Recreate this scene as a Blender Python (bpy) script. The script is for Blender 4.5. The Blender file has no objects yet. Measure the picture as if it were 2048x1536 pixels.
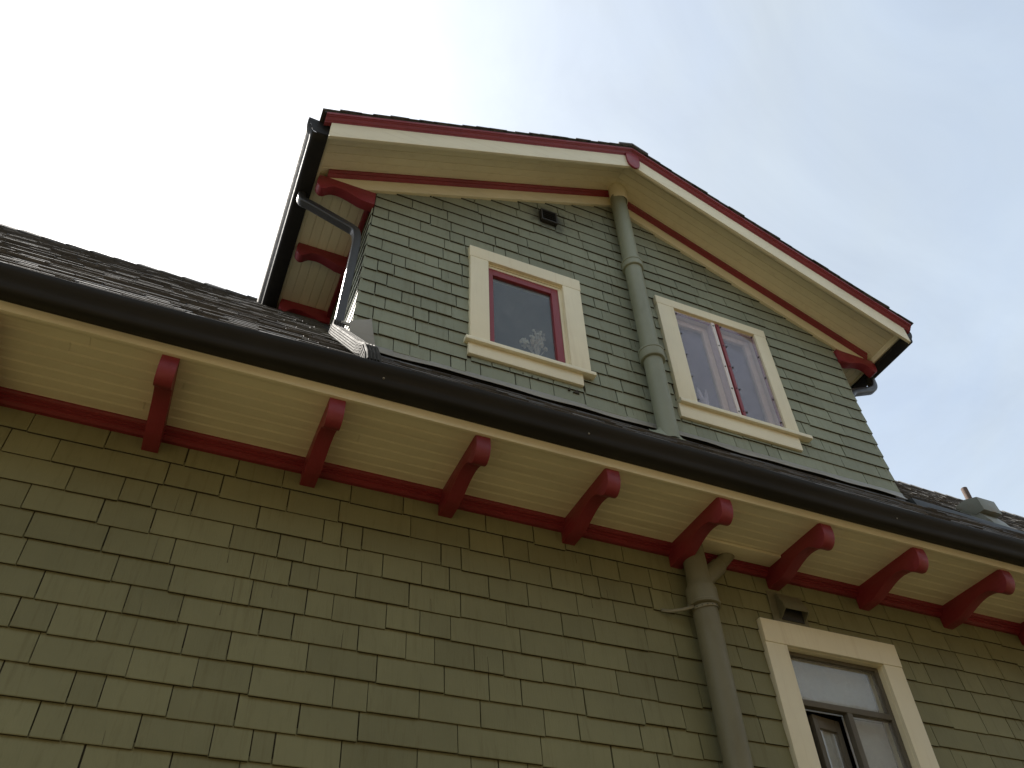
import bpy, bmesh, math, random
from mathutils import Vector, Matrix
random.seed(11)
scene = bpy.context.scene
COL = scene.collection

# ------------------------------------------------------------------ camera
H = 1.6                        # eye height above the ground; the house below is laid out from the eye point
F_PX, W_PX = 1670.64, 2048.0
RX = Vector((0.91664358, -0.39836992, -0.03264895))     # camera right in the world
DN = Vector((0.25748004, 0.65098226, -0.71409112))      # camera down
FW = Vector((0.30572631, 0.64616059, 0.69929101))       # camera forward
cam_d = bpy.data.cameras.new('camera')
cam = bpy.data.objects.new('camera', cam_d)
COL.objects.link(cam)
cam_d.sensor_width = 36.0
cam_d.lens = 36.0 * F_PX / W_PX
cam_d.clip_start = 0.05
cam_d.clip_end = 2000
cam.matrix_world = Matrix(((RX.x, -DN.x, -FW.x, 0), (RX.y, -DN.y, -FW.y, 0), (RX.z, -DN.z, -FW.z, H), (0, 0, 0, 1)))
scene.camera = cam

# ------------------------------------------------------------------ sky, sun, exposure
SUN = Vector((-0.516, 0.70, 1.0)).normalized()
SUN_EL = math.asin(SUN.z)
SUN_AZ = math.atan2(SUN.x, SUN.y)
world = bpy.data.worlds.new('World')
scene.world = world
world.use_nodes = True
wn, wl = world.node_tree.nodes, world.node_tree.links
wn.clear()
sky = wn.new('ShaderNodeTexSky')
sky.sky_type = 'NISHITA'
sky.sun_disc = False
sky.sun_elevation = SUN_EL
sky.sun_rotation = SUN_AZ
sky.altitude = 0
sky.air_density = 1.0
sky.dust_density = 2.6
sky.ozone_density = 1.0
bg = wn.new('ShaderNodeBackground')
bg.inputs['Strength'].default_value = 0.135
# thin high veil of cloud over the whole sky
tc = wn.new('ShaderNodeTexCoord')
cn = wn.new('ShaderNodeTexNoise')
cn.inputs['Scale'].default_value = 2.2
cn.inputs['Detail'].default_value = 6
cn.inputs['Roughness'].default_value = 0.55
cn.inputs['Distortion'].default_value = 0.6
cr = wn.new('ShaderNodeMapRange')
cr.inputs['From Min'].default_value = 0.35
cr.inputs['From Max'].default_value = 0.75
cr.inputs['To Min'].default_value = 0.58
cr.inputs['To Max'].default_value = 0.85
bw = wn.new('ShaderNodeRGBToBW')
sc_ = wn.new('ShaderNodeVectorMath'); sc_.operation = 'SCALE'
sc_.inputs['Scale'].default_value = 0.28
mixc = wn.new('ShaderNodeMix'); mixc.data_type = 'RGBA'
wo = wn.new('ShaderNodeOutputWorld')
wl.new(tc.outputs['Generated'], cn.inputs['Vector'])
wl.new(cn.outputs['Fac'], cr.inputs['Value'])
wl.new(cr.outputs['Result'], mixc.inputs['Factor'])
wl.new(sky.outputs['Color'], bw.inputs['Color'])
wl.new(bw.outputs['Val'], sc_.inputs[0])
wl.new(sky.outputs['Color'], mixc.inputs['A'])
veil = wn.new('ShaderNodeVectorMath'); veil.operation = 'ADD'
wisp = wn.new('ShaderNodeTexNoise')
wisp.inputs['Scale'].default_value = 3.2
wisp.inputs['Detail'].default_value = 7
wisp.inputs['Roughness'].default_value = 0.6
wisp.inputs['Distortion'].default_value = 1.2
wl.new(tc.outputs['Generated'], wisp.inputs['Vector'])
wr = wn.new('ShaderNodeMapRange')
wr.inputs['From Min'].default_value = 0.3
wr.inputs['From Max'].default_value = 0.7
wr.inputs['To Min'].default_value = 0.86
wr.inputs['To Max'].default_value = 1.14
wl.new(wisp.outputs['Fac'], wr.inputs['Value'])
vc = wn.new('ShaderNodeVectorMath'); vc.operation = 'SCALE'
vc.inputs[0].default_value = (1.36, 1.50, 1.44)
wl.new(wr.outputs['Result'], vc.inputs['Scale'])
wl.new(vc.outputs['Vector'], veil.inputs[1])
wl.new(sc_.outputs['Vector'], veil.inputs[0])
wl.new(veil.outputs['Vector'], mixc.inputs['B'])
wl.new(mixc.outputs['Result'], bg.inputs['Color'])
wl.new(bg.outputs['Background'], wo.inputs['Surface'])

sun_d = bpy.data.lights.new('sun', 'SUN')
sun_d.energy = 3.6
sun_d.angle = math.radians(0.6)
sun_d.color = (1.0, 0.94, 0.85)
sun = bpy.data.objects.new('sun', sun_d)
COL.objects.link(sun)
sun.rotation_euler = (-SUN).to_track_quat('-Z', 'Y').to_euler()
sun.location = (-10, 12, 25)

scene.view_settings.view_transform = 'Standard'
scene.view_settings.look = 'None'
scene.view_settings.gamma = 1.0
scene.view_settings.use_curve_mapping = False
scene.view_settings.exposure = 1.5
try:
    scene.cycles.max_bounces = 12
    scene.cycles.diffuse_bounces = 6
    scene.cycles.transparent_max_bounces = 16
except Exception:
    pass

def project(x, y, z):
    """house point (eye at the origin) -> photo pixel, for choosing which pieces are large in view"""
    v = Vector((x, y, z))
    d = v.dot(FW)
    if d < 0.1:
        return (-9999, -9999)
    return (1024 + F_PX * v.dot(RX) / d, 768 + F_PX * v.dot(DN) / d)

# ------------------------------------------------------------------ materials
def nodes_of(name):
    m = bpy.data.materials.new(name)
    m.use_nodes = True
    nt = m.node_tree
    return m, nt, nt.nodes, nt.links, nt.nodes['Principled BSDF']

def mapping(N, L, scale):
    g = N.new('ShaderNodeNewGeometry')
    mp = N.new('ShaderNodeMapping')
    mp.inputs['Scale'].default_value = scale
    L.new(g.outputs['Position'], mp.inputs['Vector'])
    return mp.outputs['Vector']

def noise(N, L, vec, scale, detail=4, rough=0.55, dist=0.0):
    n = N.new('ShaderNodeTexNoise')
    n.inputs['Scale'].default_value = scale
    n.inputs['Detail'].default_value = detail
    n.inputs['Roughness'].default_value = rough
    n.inputs['Distortion'].default_value = dist
    if vec is not None:
        L.new(vec, n.inputs['Vector'])
    return n.outputs['Fac']

def mrange(N, L, val, a, b, c, d):
    r = N.new('ShaderNodeMapRange')
    r.inputs['From Min'].default_value = a
    r.inputs['From Max'].default_value = b
    r.inputs['To Min'].default_value = c
    r.inputs['To Max'].default_value = d
    L.new(val, r.inputs['Value'])
    return r.outputs['Result']

def math_(N, L, op, a, b):
    m = N.new('ShaderNodeMath'); m.operation = op
    for i, v in enumerate((a, b)):
        if isinstance(v, (int, float)):
            m.inputs[i].default_value = v
        else:
            L.new(v, m.inputs[i])
    return m.outputs[0]

def scale_color(N, L, col, fac):
    v = N.new('ShaderNodeVectorMath'); v.operation = 'SCALE'
    if isinstance(col, tuple):
        v.inputs[0].default_value = col[:3]
    else:
        L.new(col, v.inputs[0])
    L.new(fac, v.inputs['Scale'])
    return v.outputs['Vector']

def mix_color(N, L, fac, a, b):
    m = N.new('ShaderNodeMix'); m.data_type = 'RGBA'
    if isinstance(fac, (int, float)):
        m.inputs['Factor'].default_value = fac
    else:
        L.new(fac, m.inputs['Factor'])
    for k, v in (('A', a), ('B', b)):
        if isinstance(v, tuple):
            m.inputs[k].default_value = (v[0], v[1], v[2], 1)
        else:
            L.new(v, m.inputs[k])
    return m.outputs['Result']

def paint(name, color, rough=0.5, grain=(40, 40, 40), var=0.10, obj_var=0.0, bump=0.25, dirt=(0.25, 0.2, 0.14), dirt_amt=0.15, spec=0.4, stain=None):
    m, nt, N, L, B = nodes_of(name)
    pos = mapping(N, L, (1, 1, 1))
    big = noise(N, L, pos, 1.7, 5, 0.6)
    f = mrange(N, L, big, 0.3, 0.7, 1 - var, 1 + var * 0.6)
    if obj_var:
        oi = N.new('ShaderNodeObjectInfo')
        f = math_(N, L, 'MULTIPLY', f, mrange(N, L, oi.outputs['Random'], 0, 1, 1 - obj_var, 1 + obj_var))
    col = scale_color(N, L, color, f)
    gv = mapping(N, L, grain)
    gr = noise(N, L, gv, 1.0, 6, 0.65)
    # grime held in streaks along the grain
    dv = mapping(N, L, tuple(g * 0.22 for g in grain))
    ds = noise(N, L, dv, 1.0, 6, 0.7, 0.4)
    df = mrange(N, L, ds, 0.52, 0.78, 0.0, dirt_amt)
    col = mix_color(N, L, df, col, tuple(c * d * 2 for c, d in zip(color, dirt)))
    if stain:
        (sx, sy, sz), rad = stain
        g = N.new('ShaderNodeNewGeometry')
        vs = N.new('ShaderNodeVectorMath'); vs.operation = 'DISTANCE'
        vs.inputs[1].default_value = (sx, sy, sz)
        L.new(g.outputs['Position'], vs.inputs[0])
        dn = math_(N, L, 'ADD', vs.outputs['Value'], mrange(N, L, noise(N, L, pos, 14, 6, 0.7), 0.2, 0.8, -rad * 0.55, rad * 0.55))
        sf = mrange(N, L, dn, rad * 0.35, rad, 0.75, 0.0)
        col = mix_color(N, L, sf, col, (0.03, 0.03, 0.03))
    L.new(col, B.inputs['Base Color'])
    L.new(mrange(N, L, gr, 0.3, 0.7, rough - 0.08, rough + 0.12), B.inputs['Roughness'])
    B.inputs['Specular IOR Level'].default_value = spec
    bp = N.new('ShaderNodeBump')
    bp.inputs['Strength'].default_value = bump
    bp.inputs['Distance'].default_value = 0.004
    L.new(gr, bp.inputs['Height'])
    L.new(bp.outputs['Normal'], B.inputs['Normal'])
    return m

GREEN_LIT = (0.258, 0.285, 0.212)  # dormer copy of the wall green, lightened to stand in for stronger light
GREEN_SHADED = (0.212, 0.212, 0.115)  # lower wall copy of the green, shade and warm bounce put into it
CREAM = (0.80, 0.755, 0.555)
RED = (0.235, 0.025, 0.034)
M = {}
M['bare_wood_butt_shade'] = paint('bare_wood_and_butt_shade', (0.05, 0.043, 0.028), 0.85, (60, 60, 60), 0.2)  # bare wood in splits and chips; painted shadow on shingle undersides
M['shingle'] = paint('painted_shingle_shaded', GREEN_SHADED, 0.55, (130, 130, 5), 0.12, 0.09, 0.40, dirt_amt=0.42, spec=0.2)
M['dormer_shingle'] = paint('painted_dormer_shingle_lit', GREEN_LIT, 0.55, (130, 130, 5), 0.10, 0.09, 0.40, dirt_amt=0.40, spec=0.15, stain=((2.36, 4.0, 6.70 + H), 0.24))
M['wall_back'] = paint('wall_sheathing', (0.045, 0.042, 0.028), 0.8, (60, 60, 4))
M['cream'] = paint('cream_paint', CREAM, 0.42, (7, 90, 90), 0.07, 0.04, 0.25, dirt_amt=0.28)
M['cream_v'] = paint('cream_paint_upright', CREAM, 0.42, (90, 90, 6), 0.07, 0.04, 0.22, dirt_amt=0.22)
M['cream_y'] = paint('cream_paint_deep', CREAM, 0.45, (90, 7, 90), 0.07, 0.04, 0.22, dirt_amt=0.28)
M['red'] = paint('red_paint', RED, 0.45, (70, 8, 70), 0.16, 0.10, 0.35, dirt_amt=0.40, spec=0.5)
M['red_v'] = paint('red_paint_upright', RED, 0.38, (70, 70, 7), 0.10, 0.05, 0.15, dirt_amt=0.15, spec=0.5)
M['pipe'] = paint('green_pipe_paint', (0.24, 0.262, 0.190), 0.45, (20, 20, 9), 0.10, 0.0, 0.12, dirt_amt=0.30)
M['pipe_olive'] = paint('olive_pipe_paint', (0.185, 0.178, 0.112), 0.5, (20, 20, 9), 0.10, 0.0, 0.12, dirt_amt=0.35)
M['hood'] = paint('green_hood_paint', (0.15, 0.145, 0.09), 0.5, (30, 30, 30), 0.08, 0.0, 0.1)
M['gutter'] = paint('dark_gutter_metal', (0.020, 0.020, 0.019), 0.6, (2, 25, 25), 0.25, 0.0, 0.10, dirt=(0.9, 0.8, 0.65), dirt_amt=0.5, spec=0.25)
M['spout'] = paint('dark_spout_metal', (0.034, 0.034, 0.033), 0.35, (20, 20, 20), 0.15, 0.0, 0.1, dirt_amt=0.2, spec=0.5)
M['slate_metal'] = paint('slate_flashing_metal', (0.035, 0.040, 0.042), 0.4, (4, 25, 25), 0.15, 0.0, 0.1, dirt_amt=0.3)
M['lead'] = paint('grey_flashing_metal', (0.30, 0.29, 0.25), 0.45, (3, 40, 40), 0.12, 0.0, 0.2, dirt_amt=0.3)
M['old_sash'] = paint('bare_sash_wood', (0.115, 0.105, 0.080), 0.6, (60, 60, 10), 0.15, 0.0, 0.3, dirt_amt=0.3)
M['vent_grey'] = paint('vent_grey_paint', (0.23, 0.25, 0.22), 0.5, (25, 25, 25), 0.12, 0.0, 0.15, dirt=(0.45, 0.2, 0.1), dirt_amt=0.55)
M['rust'] = paint('rusty_pipe_metal', (0.11, 0.075, 0.06), 0.75, (30, 30, 12), 0.3, 0.0, 0.4, dirt_amt=0.5)
M['black'] = paint('dark_louvre_metal', (0.03, 0.03, 0.028), 0.6, (30, 30, 30), 0.2)
M['room'] = paint('room_plaster', (0.16, 0.15, 0.13), 0.8, (20, 20, 20), 0.1)
M['added_pale_sheet'] = paint('pane_lightening_sheet', (0.62, 0.64, 0.66), 0.8, (20, 20, 20), 0.15, 0.0, 0.1)  # pale tone that brightens the lower panes in place of reflected sky
M['white'] = paint('white_glaze', (0.75, 0.75, 0.73), 0.3, (20, 20, 20), 0.05)
M['strip'] = paint('white_strip_paint', (0.72, 0.68, 0.66), 0.4, (60, 60, 6), 0.06)
M['straw'] = paint('dried_stem', (0.42, 0.36, 0.31), 0.8, (20, 20, 20), 0.2)
M['puff'] = paint('dried_flower_head', (0.55, 0.52, 0.48), 0.85, (40, 40, 40), 0.2)
M['shell'] = paint('shell_cream', (0.62, 0.60, 0.42), 0.4, (30, 30, 30), 0.15)
M['screw'] = paint('dark_screw_metal', (0.035, 0.03, 0.03), 0.4, (30, 30, 30), 0.1)
M['strap'] = paint('plumber_strap_metal', (0.24, 0.23, 0.16), 0.45, (30, 30, 30), 0.15)
M['dome'] = paint('vent_cap_metal', (0.62, 0.63, 0.60), 0.35, (20, 20, 20), 0.08)

# spout lower shoe: bare ribbed metal, lit hard by the sun
M['shoe'] = paint('ribbed_spout_metal', (0.050, 0.048, 0.042), 0.7, (15, 15, 15), 0.08, 0.0, 0.1, dirt_amt=0.3, spec=0.12)

# roof shingles
m, nt, N, L, B = nodes_of('weathered_roof_shingle')
pos = mapping(N, L, (1, 1, 1))
g1 = noise(N, L, pos, 180, 3, 0.7)
g2 = noise(N, L, mapping(N, L, (9, 14, 14)), 1.0, 6, 0.7)
c = mix_color(N, L, mrange(N, L, g2, 0.35, 0.65, 0, 1), (0.060, 0.058, 0.056), (0.130, 0.125, 0.118))
at = N.new('ShaderNodeAttribute'); at.attribute_name = 'tint'
c = scale_color(N, L, c, mrange(N, L, at.outputs['Fac'], 0, 1, 0.7, 1.3))
L.new(c, B.inputs['Base Color'])
B.inputs['Roughness'].default_value = 0.8
bp = N.new('ShaderNodeBump'); bp.inputs['Strength'].default_value = 0.6; bp.inputs['Distance'].default_value = 0.004
L.new(g1, bp.inputs['Height']); L.new(bp.outputs['Normal'], B.inputs['Normal'])
M['roof'] = m

def glass(name, tint, haze, wav, haze_amt):
    m = bpy.data.materials.new(name); m.use_nodes = True
    N, L = m.node_tree.nodes, m.node_tree.links
    N.clear()
    out = N.new('ShaderNodeOutputMaterial')
    lw = N.new('ShaderNodeLayerWeight'); lw.inputs['Blend'].default_value = 0.5
    fr = math_(N, L, 'MULTIPLY_ADD', math_(N, L, 'POWER', lw.outputs['Facing'], 5.0), 0.95)
    fr.node.inputs[2].default_value = 0.055
    gl = N.new('ShaderNodeBsdfGlossy'); gl.inputs['Roughness'].default_value = 0.015
    tr = N.new('ShaderNodeBsdfTransparent'); tr.inputs['Color'].default_value = (*tint, 1)
    di = N.new('ShaderNodeBsdfDiffuse'); di.inputs['Color'].default_value = (*haze, 1)
    pos = mapping(N, L, (1, 1, 1))
    bp = N.new('ShaderNodeBump'); bp.inputs['Strength'].default_value = wav; bp.inputs['Distance'].default_value = 0.02
    L.new(noise(N, L, pos, 5, 2, 0.5), bp.inputs['Height'])
    L.new(bp.outputs['Normal'], gl.inputs['Normal'])
    m1 = N.new('ShaderNodeMixShader'); m2 = N.new('ShaderNodeMixShader')
    L.new(mrange(N, L, noise(N, L, pos, 6, 5, 0.65), 0.3, 0.75, haze_amt * 0.5, haze_amt * 1.6), m1.inputs['Fac'])
    L.new(tr.outputs[0], m1.inputs[1]); L.new(di.outputs[0], m1.inputs[2])
    L.new(fr, m2.inputs['Fac'])
    L.new(m1.outputs[0], m2.inputs[1]); L.new(gl.outputs[0], m2.inputs[2])
    L.new(m2.outputs[0], out.inputs['Surface'])
    return m
M['glass'] = glass('window_glass', (0.93, 0.96, 0.95), (0.5, 0.52, 0.52), 0.012, 0.06)
M['old_glass'] = glass('dusty_window_glass', (0.92, 0.94, 0.93), (0.6, 0.6, 0.6), 0.012, 0.14)
M['plexi'] = glass('plastic_storm_panel', (0.93, 0.89, 0.92), (0.52, 0.52, 0.58), 0.03, 0.12)

# ground: worn grass and dirt
m, nt, N, L, B = nodes_of('worn_grass_ground')
pos = mapping(N, L, (1, 1, 1))
a = noise(N, L, pos, 0.5, 6, 0.65)
b = noise(N, L, pos, 18, 5, 0.7)
c = mix_color(N, L, mrange(N, L, a, 0.42, 0.6, 0, 1), (0.135, 0.092, 0.038), (0.07, 0.062, 0.02))
c = scale_color(N, L, c, mrange(N, L, b, 0.2, 0.8, 0.6, 1.35))
L.new(c, B.inputs['Base Color'])
B.inputs['Roughness'].default_value = 0.95
bp = N.new('ShaderNodeBump'); bp.inputs['Strength'].default_value = 0.8; bp.inputs['Distance'].default_value = 0.03
L.new(b, bp.inputs['Height']); L.new(bp.outputs['Normal'], B.inputs['Normal'])
M['ground'] = m

# ------------------------------------------------------------------ mesh helpers
ORG = {}
class MB:
    def __init__(s):
        s.v = []; s.f = []; s.sm = []; s.t = []
    def add(s, verts, faces, smooth=False, tint=0.5):
        o = len(s.v)
        s.v += [tuple(p) for p in verts]
        for f in faces:
            s.f.append(tuple(i + o for i in f)); s.sm.append(smooth); s.t.append(tint)
        return s
    def box(s, x0, x1, y0, y1, z0, z1):
        return s.hexa([(x0, y0, z0), (x1, y0, z0), (x1, y1, z0), (x0, y1, z0)], [(x0, y0, z1), (x1, y0, z1), (x1, y1, z1), (x0, y1, z1)])
    def hexa(s, a, b, tint=0.5):
        return s.add(list(a) + list(b), [(3, 2, 1, 0), (4, 5, 6, 7), (0, 1, 5, 4), (1, 2, 6, 5), (2, 3, 7, 6), (3, 0, 4, 7)], tint=tint)
    def prism(s, a, b, smooth=False, caps=True):
        """two matching outlines joined by side faces"""
        n = len(a)
        o = len(s.v)
        s.v += [tuple(p) for p in a] + [tuple(p) for p in b]
        for i in range(n):
            j = (i + 1) % n
            s.f.append((o + i, o + j, o + n + j, o + n + i)); s.sm.append(smooth); s.t.append(0.5)
        if caps:
            s.f.append(tuple(o + i for i in reversed(range(n)))); s.sm.append(False); s.t.append(0.5)
            s.f.append(tuple(o + n + i for i in range(n))); s.sm.append(False); s.t.append(0.5)
        return s
    def sheet(s, rows, closed=False, smooth=True):
        """rows of points -> quads"""
        o = len(s.v); n = len(rows[0])
        for r in rows:
            s.v += [tuple(p) for p in r]
        for k in range(len(rows) - 1):
            for i in range(n if closed else n - 1):
                j = (i + 1) % n
                s.f.append((o + k * n + i, o + k * n + j, o + (k + 1) * n + j, o + (k + 1) * n + i)); s.sm.append(smooth); s.t.append(0.5)
        return s
    def tube(s, pts, r, seg=16, cap=True, flat=None):
        """round tube along points; r a number or list; flat=(w,h,side vector) makes a rounded-box section"""
        pts = [Vector(p) for p in pts]
        rows = []
        for i, p in enumerate(pts):
            d = (pts[min(i + 1, len(pts) - 1)] - pts[max(i - 1, 0)]).normalized()
            if flat:
                u = Vector(flat[2]); u = (u - d * u.dot(d)).normalized()
            else:
                u = d.orthogonal().normalized() if abs(d.z) < 0.99 else Vector((1, 0, 0))
                if abs(d.z) >= 0.6:
                    u = Vector((1, 0, 0)); u = (u - d * u.dot(d)).normalized()
                else:
                    u = Vector((0, 0, 1)); u = (u - d * u.dot(d)).normalized()
            w = d.cross(u)
            rr = r[i] if isinstance(r, (list, tuple)) else r
            row = []
            for k in range(seg):
                a = 2 * math.pi * k / seg
                ca, sa = math.cos(a), math.sin(a)
                if flat:
                    e = 0.35
                    ca = math.copysign(abs(ca) ** e, ca); sa = math.copysign(abs(sa) ** e, sa)
                    row.append(p + u * ca * flat[0] / 2 + w * sa * flat[1] / 2)
                else:
                    row.append(p + u * ca * rr + w * sa * rr)
            rows.append(row)
        s.sheet(rows, closed=True)
        if cap:
            for row, rev in ((rows[0], True), (rows[-1], False)):
                o = len(s.v); s.v += [tuple(p) for p in row]
                idx = list(range(o, o + seg))
                s.f.append(tuple(reversed(idx)) if rev else tuple(idx)); s.sm.append(False); s.t.append(0.5)
        return s
    def lathe(s, c, prof, seg=24):
        rows = [[(c[0] + r * math.cos(2 * math.pi * k / seg), c[1] + r * math.sin(2 * math.pi * k / seg), c[2] + z) for k in range(seg)] for r, z in prof]
        return s.sheet(rows, closed=True)
    def build(s, name, mat, parent=None, bevel=0.0, seg=2, label=None, kind=None, tint=False, solid=0.0):
        xs = [p[0] for p in s.v]; ys = [p[1] for p in s.v]; zs = [p[2] for p in s.v]
        c = Vector(((min(xs) + max(xs)) / 2, (min(ys) + max(ys)) / 2, min(zs)))
        me = bpy.data.meshes.new(name)
        me.from_pydata([(p[0] - c.x, p[1] - c.y, p[2] - c.z) for p in s.v], [], s.f)
        me.polygons.foreach_set('use_smooth', s.sm)
        if tint:
            at = me.attributes.new('tint', 'FLOAT', 'FACE')
            at.data.foreach_set('value', s.t)
        bm = bmesh.new(); bm.from_mesh(me)
        bmesh.ops.recalc_face_normals(bm, faces=bm.faces)
        if bevel:
            bmesh.ops.remove_doubles(bm, verts=bm.verts, dist=1e-5)
            es = [e for e in bm.edges if len(e.link_faces) == 2 and e.calc_face_angle(0) > 0.6]
            bmesh.ops.bevel(bm, geom=es, offset=bevel, segments=seg, profile=0.6, affect='EDGES', clamp_overlap=True)
        bm.to_mesh(me); bm.free()
        if any(s.sm) or bevel:
            me.polygons.foreach_set('use_smooth', [True] * len(me.polygons))
            me.set_sharp_from_angle(angle=math.radians(38))
        me.materials.append(M[mat] if isinstance(mat, str) else mat)
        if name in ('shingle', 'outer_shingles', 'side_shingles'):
            me.materials.append(M['bare_wood_butt_shade'])
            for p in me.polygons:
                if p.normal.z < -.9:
                    p.material_index = 1  # downward faces take the painted shadow line
        o = bpy.data.objects.new(name, me)
        COL.objects.link(o)
        place(o, c + Vector((0, 0, H)), parent)
        if solid:
            md = o.modifiers.new('thickness', 'SOLIDIFY'); md.thickness = solid; md.offset = 0
        if label:
            o['label'] = label
        if kind:
            o['kind'] = kind
        return o

def place(o, wpos, parent):
    ORG[o] = Vector(wpos)
    if parent is not None:
        o.parent = parent
        o.location = ORG[o] - ORG[parent]
    else:
        o.location = wpos

def empty(name, wpos, parent=None):
    o = bpy.data.objects.new(name, None)
    COL.objects.link(o)
    o.empty_display_size = 0.3
    place(o, wpos, parent)
    return o

# ------------------------------------------------------------------ main dimensions (eye at origin, wall face at y = 4)
YW = 4.0
SOF = 3.16                       # flat soffit under the main eave
XL, XR = -4.0, 10.6              # ends of the house
ROOF_M = 1.213                   # main roof pitch
def zroof(y): return ROOF_M * y - 0.602
Y_RIDGE = 6.02
XC, MD = 3.11, 0.48              # dormer centre line and gable pitch
DL, DR = 0.69, 5.55              # dormer wall ends (upper)
BASE_Z = 4.25
def rk(x): return -MD * abs(x - XC)

# ------------------------------------------------------------------ ground
g = MB()
nn = 24
rows = []
for i in range(nn + 1):
    rows.append([(-300 + 600 * j / nn, -300 + 600 * i / nn, -H) for j in range(nn + 1)])
g.sheet(rows, smooth=False)
go = g.build('ground', 'ground'); go['kind'] = 'structure'

# ------------------------------------------------------------------ unseen house added behind the viewer to shade the lower wall
nb = empty('added_shade_house', (2.0, -8.5, 0))
nb['label'] = 'unseen brown two storey house added behind the viewer to shade the lower wall'; nb['category'] = 'house'
M['brown'] = paint('shade_house_siding', (0.13, 0.088, 0.045), 0.8, (6, 6, 60), 0.2, 0.0, 0.3, dirt_amt=0.3)
mb = MB(); mb.box(-9, 22, -12, -5, -H, 7.4 - H)
for x in (-9, 21.85):
    mb.prism([(x, -12, 7.401 - H), (x, -5, 7.401 - H), (x, -8.5, 10.6 - H)], [(x + .15, -12, 7.401 - H), (x + .15, -5, 7.401 - H), (x + .15, -8.5, 10.6 - H)])
mb.build('wall', 'brown', nb)
mb = MB()
for a, b in ((-4.5, -8.5), (-12.5, -8.5)):
    mb.prism([(-9.4, a, 7.0 - H), (-9.4, b, 10.75 - H), (-9.4, b, 10.9 - H), (-9.4, a, 7.15 - H)], [(22.4, a, 7.0 - H), (22.4, b, 10.75 - H), (22.4, b, 10.9 - H), (22.4, a, 7.15 - H)])
mb.build('roof', 'roof', nb)
for x in (-6, -1, 5, 10, 17):
    for z in (1.0, 3.6):
        f = MB(); f.box(x - .55, x + .55, -5.0, -4.95, z - H, z + 1.3 - H)
        fo = f.build('window', 'cream_v', nb)
        MB().box(x - .45, x + .45, -4.95, -4.945, z + .1 - H, z + 1.2 - H).build('pane', 'screw', fo)

# ------------------------------------------------------------------ house
house = empty('house', (3.3, 6.0, 0))
house['label'] = 'green shingled house with red brackets, cream trim and a gabled dormer'
house['category'] = 'house'

# openings: outer casing rectangles (x0,x1,z0,z1) and clear openings
WIN1 = dict(out=(1.545, 2.575, 4.665, 5.825), open=(1.706, 2.405, 4.672, 5.672), apron=(1.535, 2.50, 4.505, 4.64))
WIN2 = dict(out=(3.392, 4.612, 4.672, 6.0), open=(3.571, 4.478, 4.69, 5.885), apron=(3.378, 4.590, 4.482, 4.645))
WINL = dict(out=(3.624, 4.780, 0.25, 2.737), open=(3.797, 4.615, 0.45, 2.570))

def wall_cells(mb, x0, x1, z0, z1, y0, y1, holes):
    xs = sorted({x0, x1, *[h[0] for h in holes], *[h[1] for h in holes]})
    zs = sorted({z0, z1, *[h[2] for h in holes], *[h[3] for h in holes]})
    for a, b in zip(xs, xs[1:]):
        for c, d in zip(zs, zs[1:]):
            mx, mz = (a + b) / 2, (c + d) / 2
            if any(h[0] < mx < h[1] and h[2] < mz < h[3] for h in holes):
                continue
            mb.box(a, b, y0, y1, c, d)

w = MB()
wall_cells(w, XL, XR, -H, SOF + 0.05, 4.012, 4.15, [WINL['open']])
lower_wall = w.build('lower_wall', 'wall_back', house, label='lower wall of wide green painted shingles, shade put into their olive tone')
w = MB()
wall_cells(w, DL + 0.01, DR - 0.01, BASE_Z - 0.3, 6.1, 4.012, 4.12, [WIN1['open'], WIN2['open']])
pk = 7.5
w.prism([(DL + .01, 4.012, 6.1), (DR - .01, 4.012, 6.1), (DR - .01, 4.012, pk + rk(DR)), (XC, 4.012, pk), (DL + .01, 4.012, pk + rk(DL))],
        [(DL + .01, 4.12, 6.1), (DR - .01, 4.12, 6.1), (DR - .01, 4.12, pk + rk(DR)), (XC, 4.12, pk), (DL + .01, 4.12, pk + rk(DL))])
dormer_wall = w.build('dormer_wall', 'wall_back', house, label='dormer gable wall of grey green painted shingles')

# other walls of the house
w = MB()
w.box(XL, XL + .15, 4.16, 8.0, -H, SOF); w.box(XR - .15, XR, 4.16, 8.0, -H, SOF)
w.box(XL, XR, 8.001, 8.15, -H, SOF)
for x in (XL, XR - .15):
    w.prism([(x, 4.02, SOF + .001), (x, 8.02, SOF + .001), (x, Y_RIDGE, zroof(Y_RIDGE) - .1)], [(x + .15, 4.02, SOF + .001), (x + .15, 8.02, SOF + .001), (x + .15, Y_RIDGE, zroof(Y_RIDGE) - .1)])
w.build('end_wall', 'hood', house)
w = MB()
for x0, x1 in ((DL + .012, DL + .13), (DR - .13, DR - .012)):
    w.prism([(x0, 4.125, BASE_Z - .3), (x0, 7.9, BASE_Z - .3), (x0, 7.9, 6.16), (x0, 4.125, 6.16)], [(x1, 4.125, BASE_Z - .3), (x1, 7.9, BASE_Z - .3), (x1, 7.9, 6.16), (x1, 4.125, 6.16)])
w.prism([(DL, 7.901, 3.2), (DR, 7.901, 3.2), (DR, 7.901, pk + rk(DR)), (XC, 7.901, pk), (DL, 7.901, pk + rk(DL))],
        [(DL, 8.0, 3.2), (DR, 8.0, 3.2), (DR, 8.0, pk + rk(DR)), (XC, 8.0, pk), (DL, 8.0, pk + rk(DL))])
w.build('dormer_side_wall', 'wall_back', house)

# ------------------------------------------------------------------ wall shingles, one object each
def px_points(ox, oy, s, pts):
    return [(ox + x * s, oy + y * s) for x, y in pts]
def wall_hit(px, py):
    d = RX * ((px - 1024) / F_PX) + DN * ((py - 768) / F_PX) + FW
    return d.x * YW / d.y, d.z * YW / d.y
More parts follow.
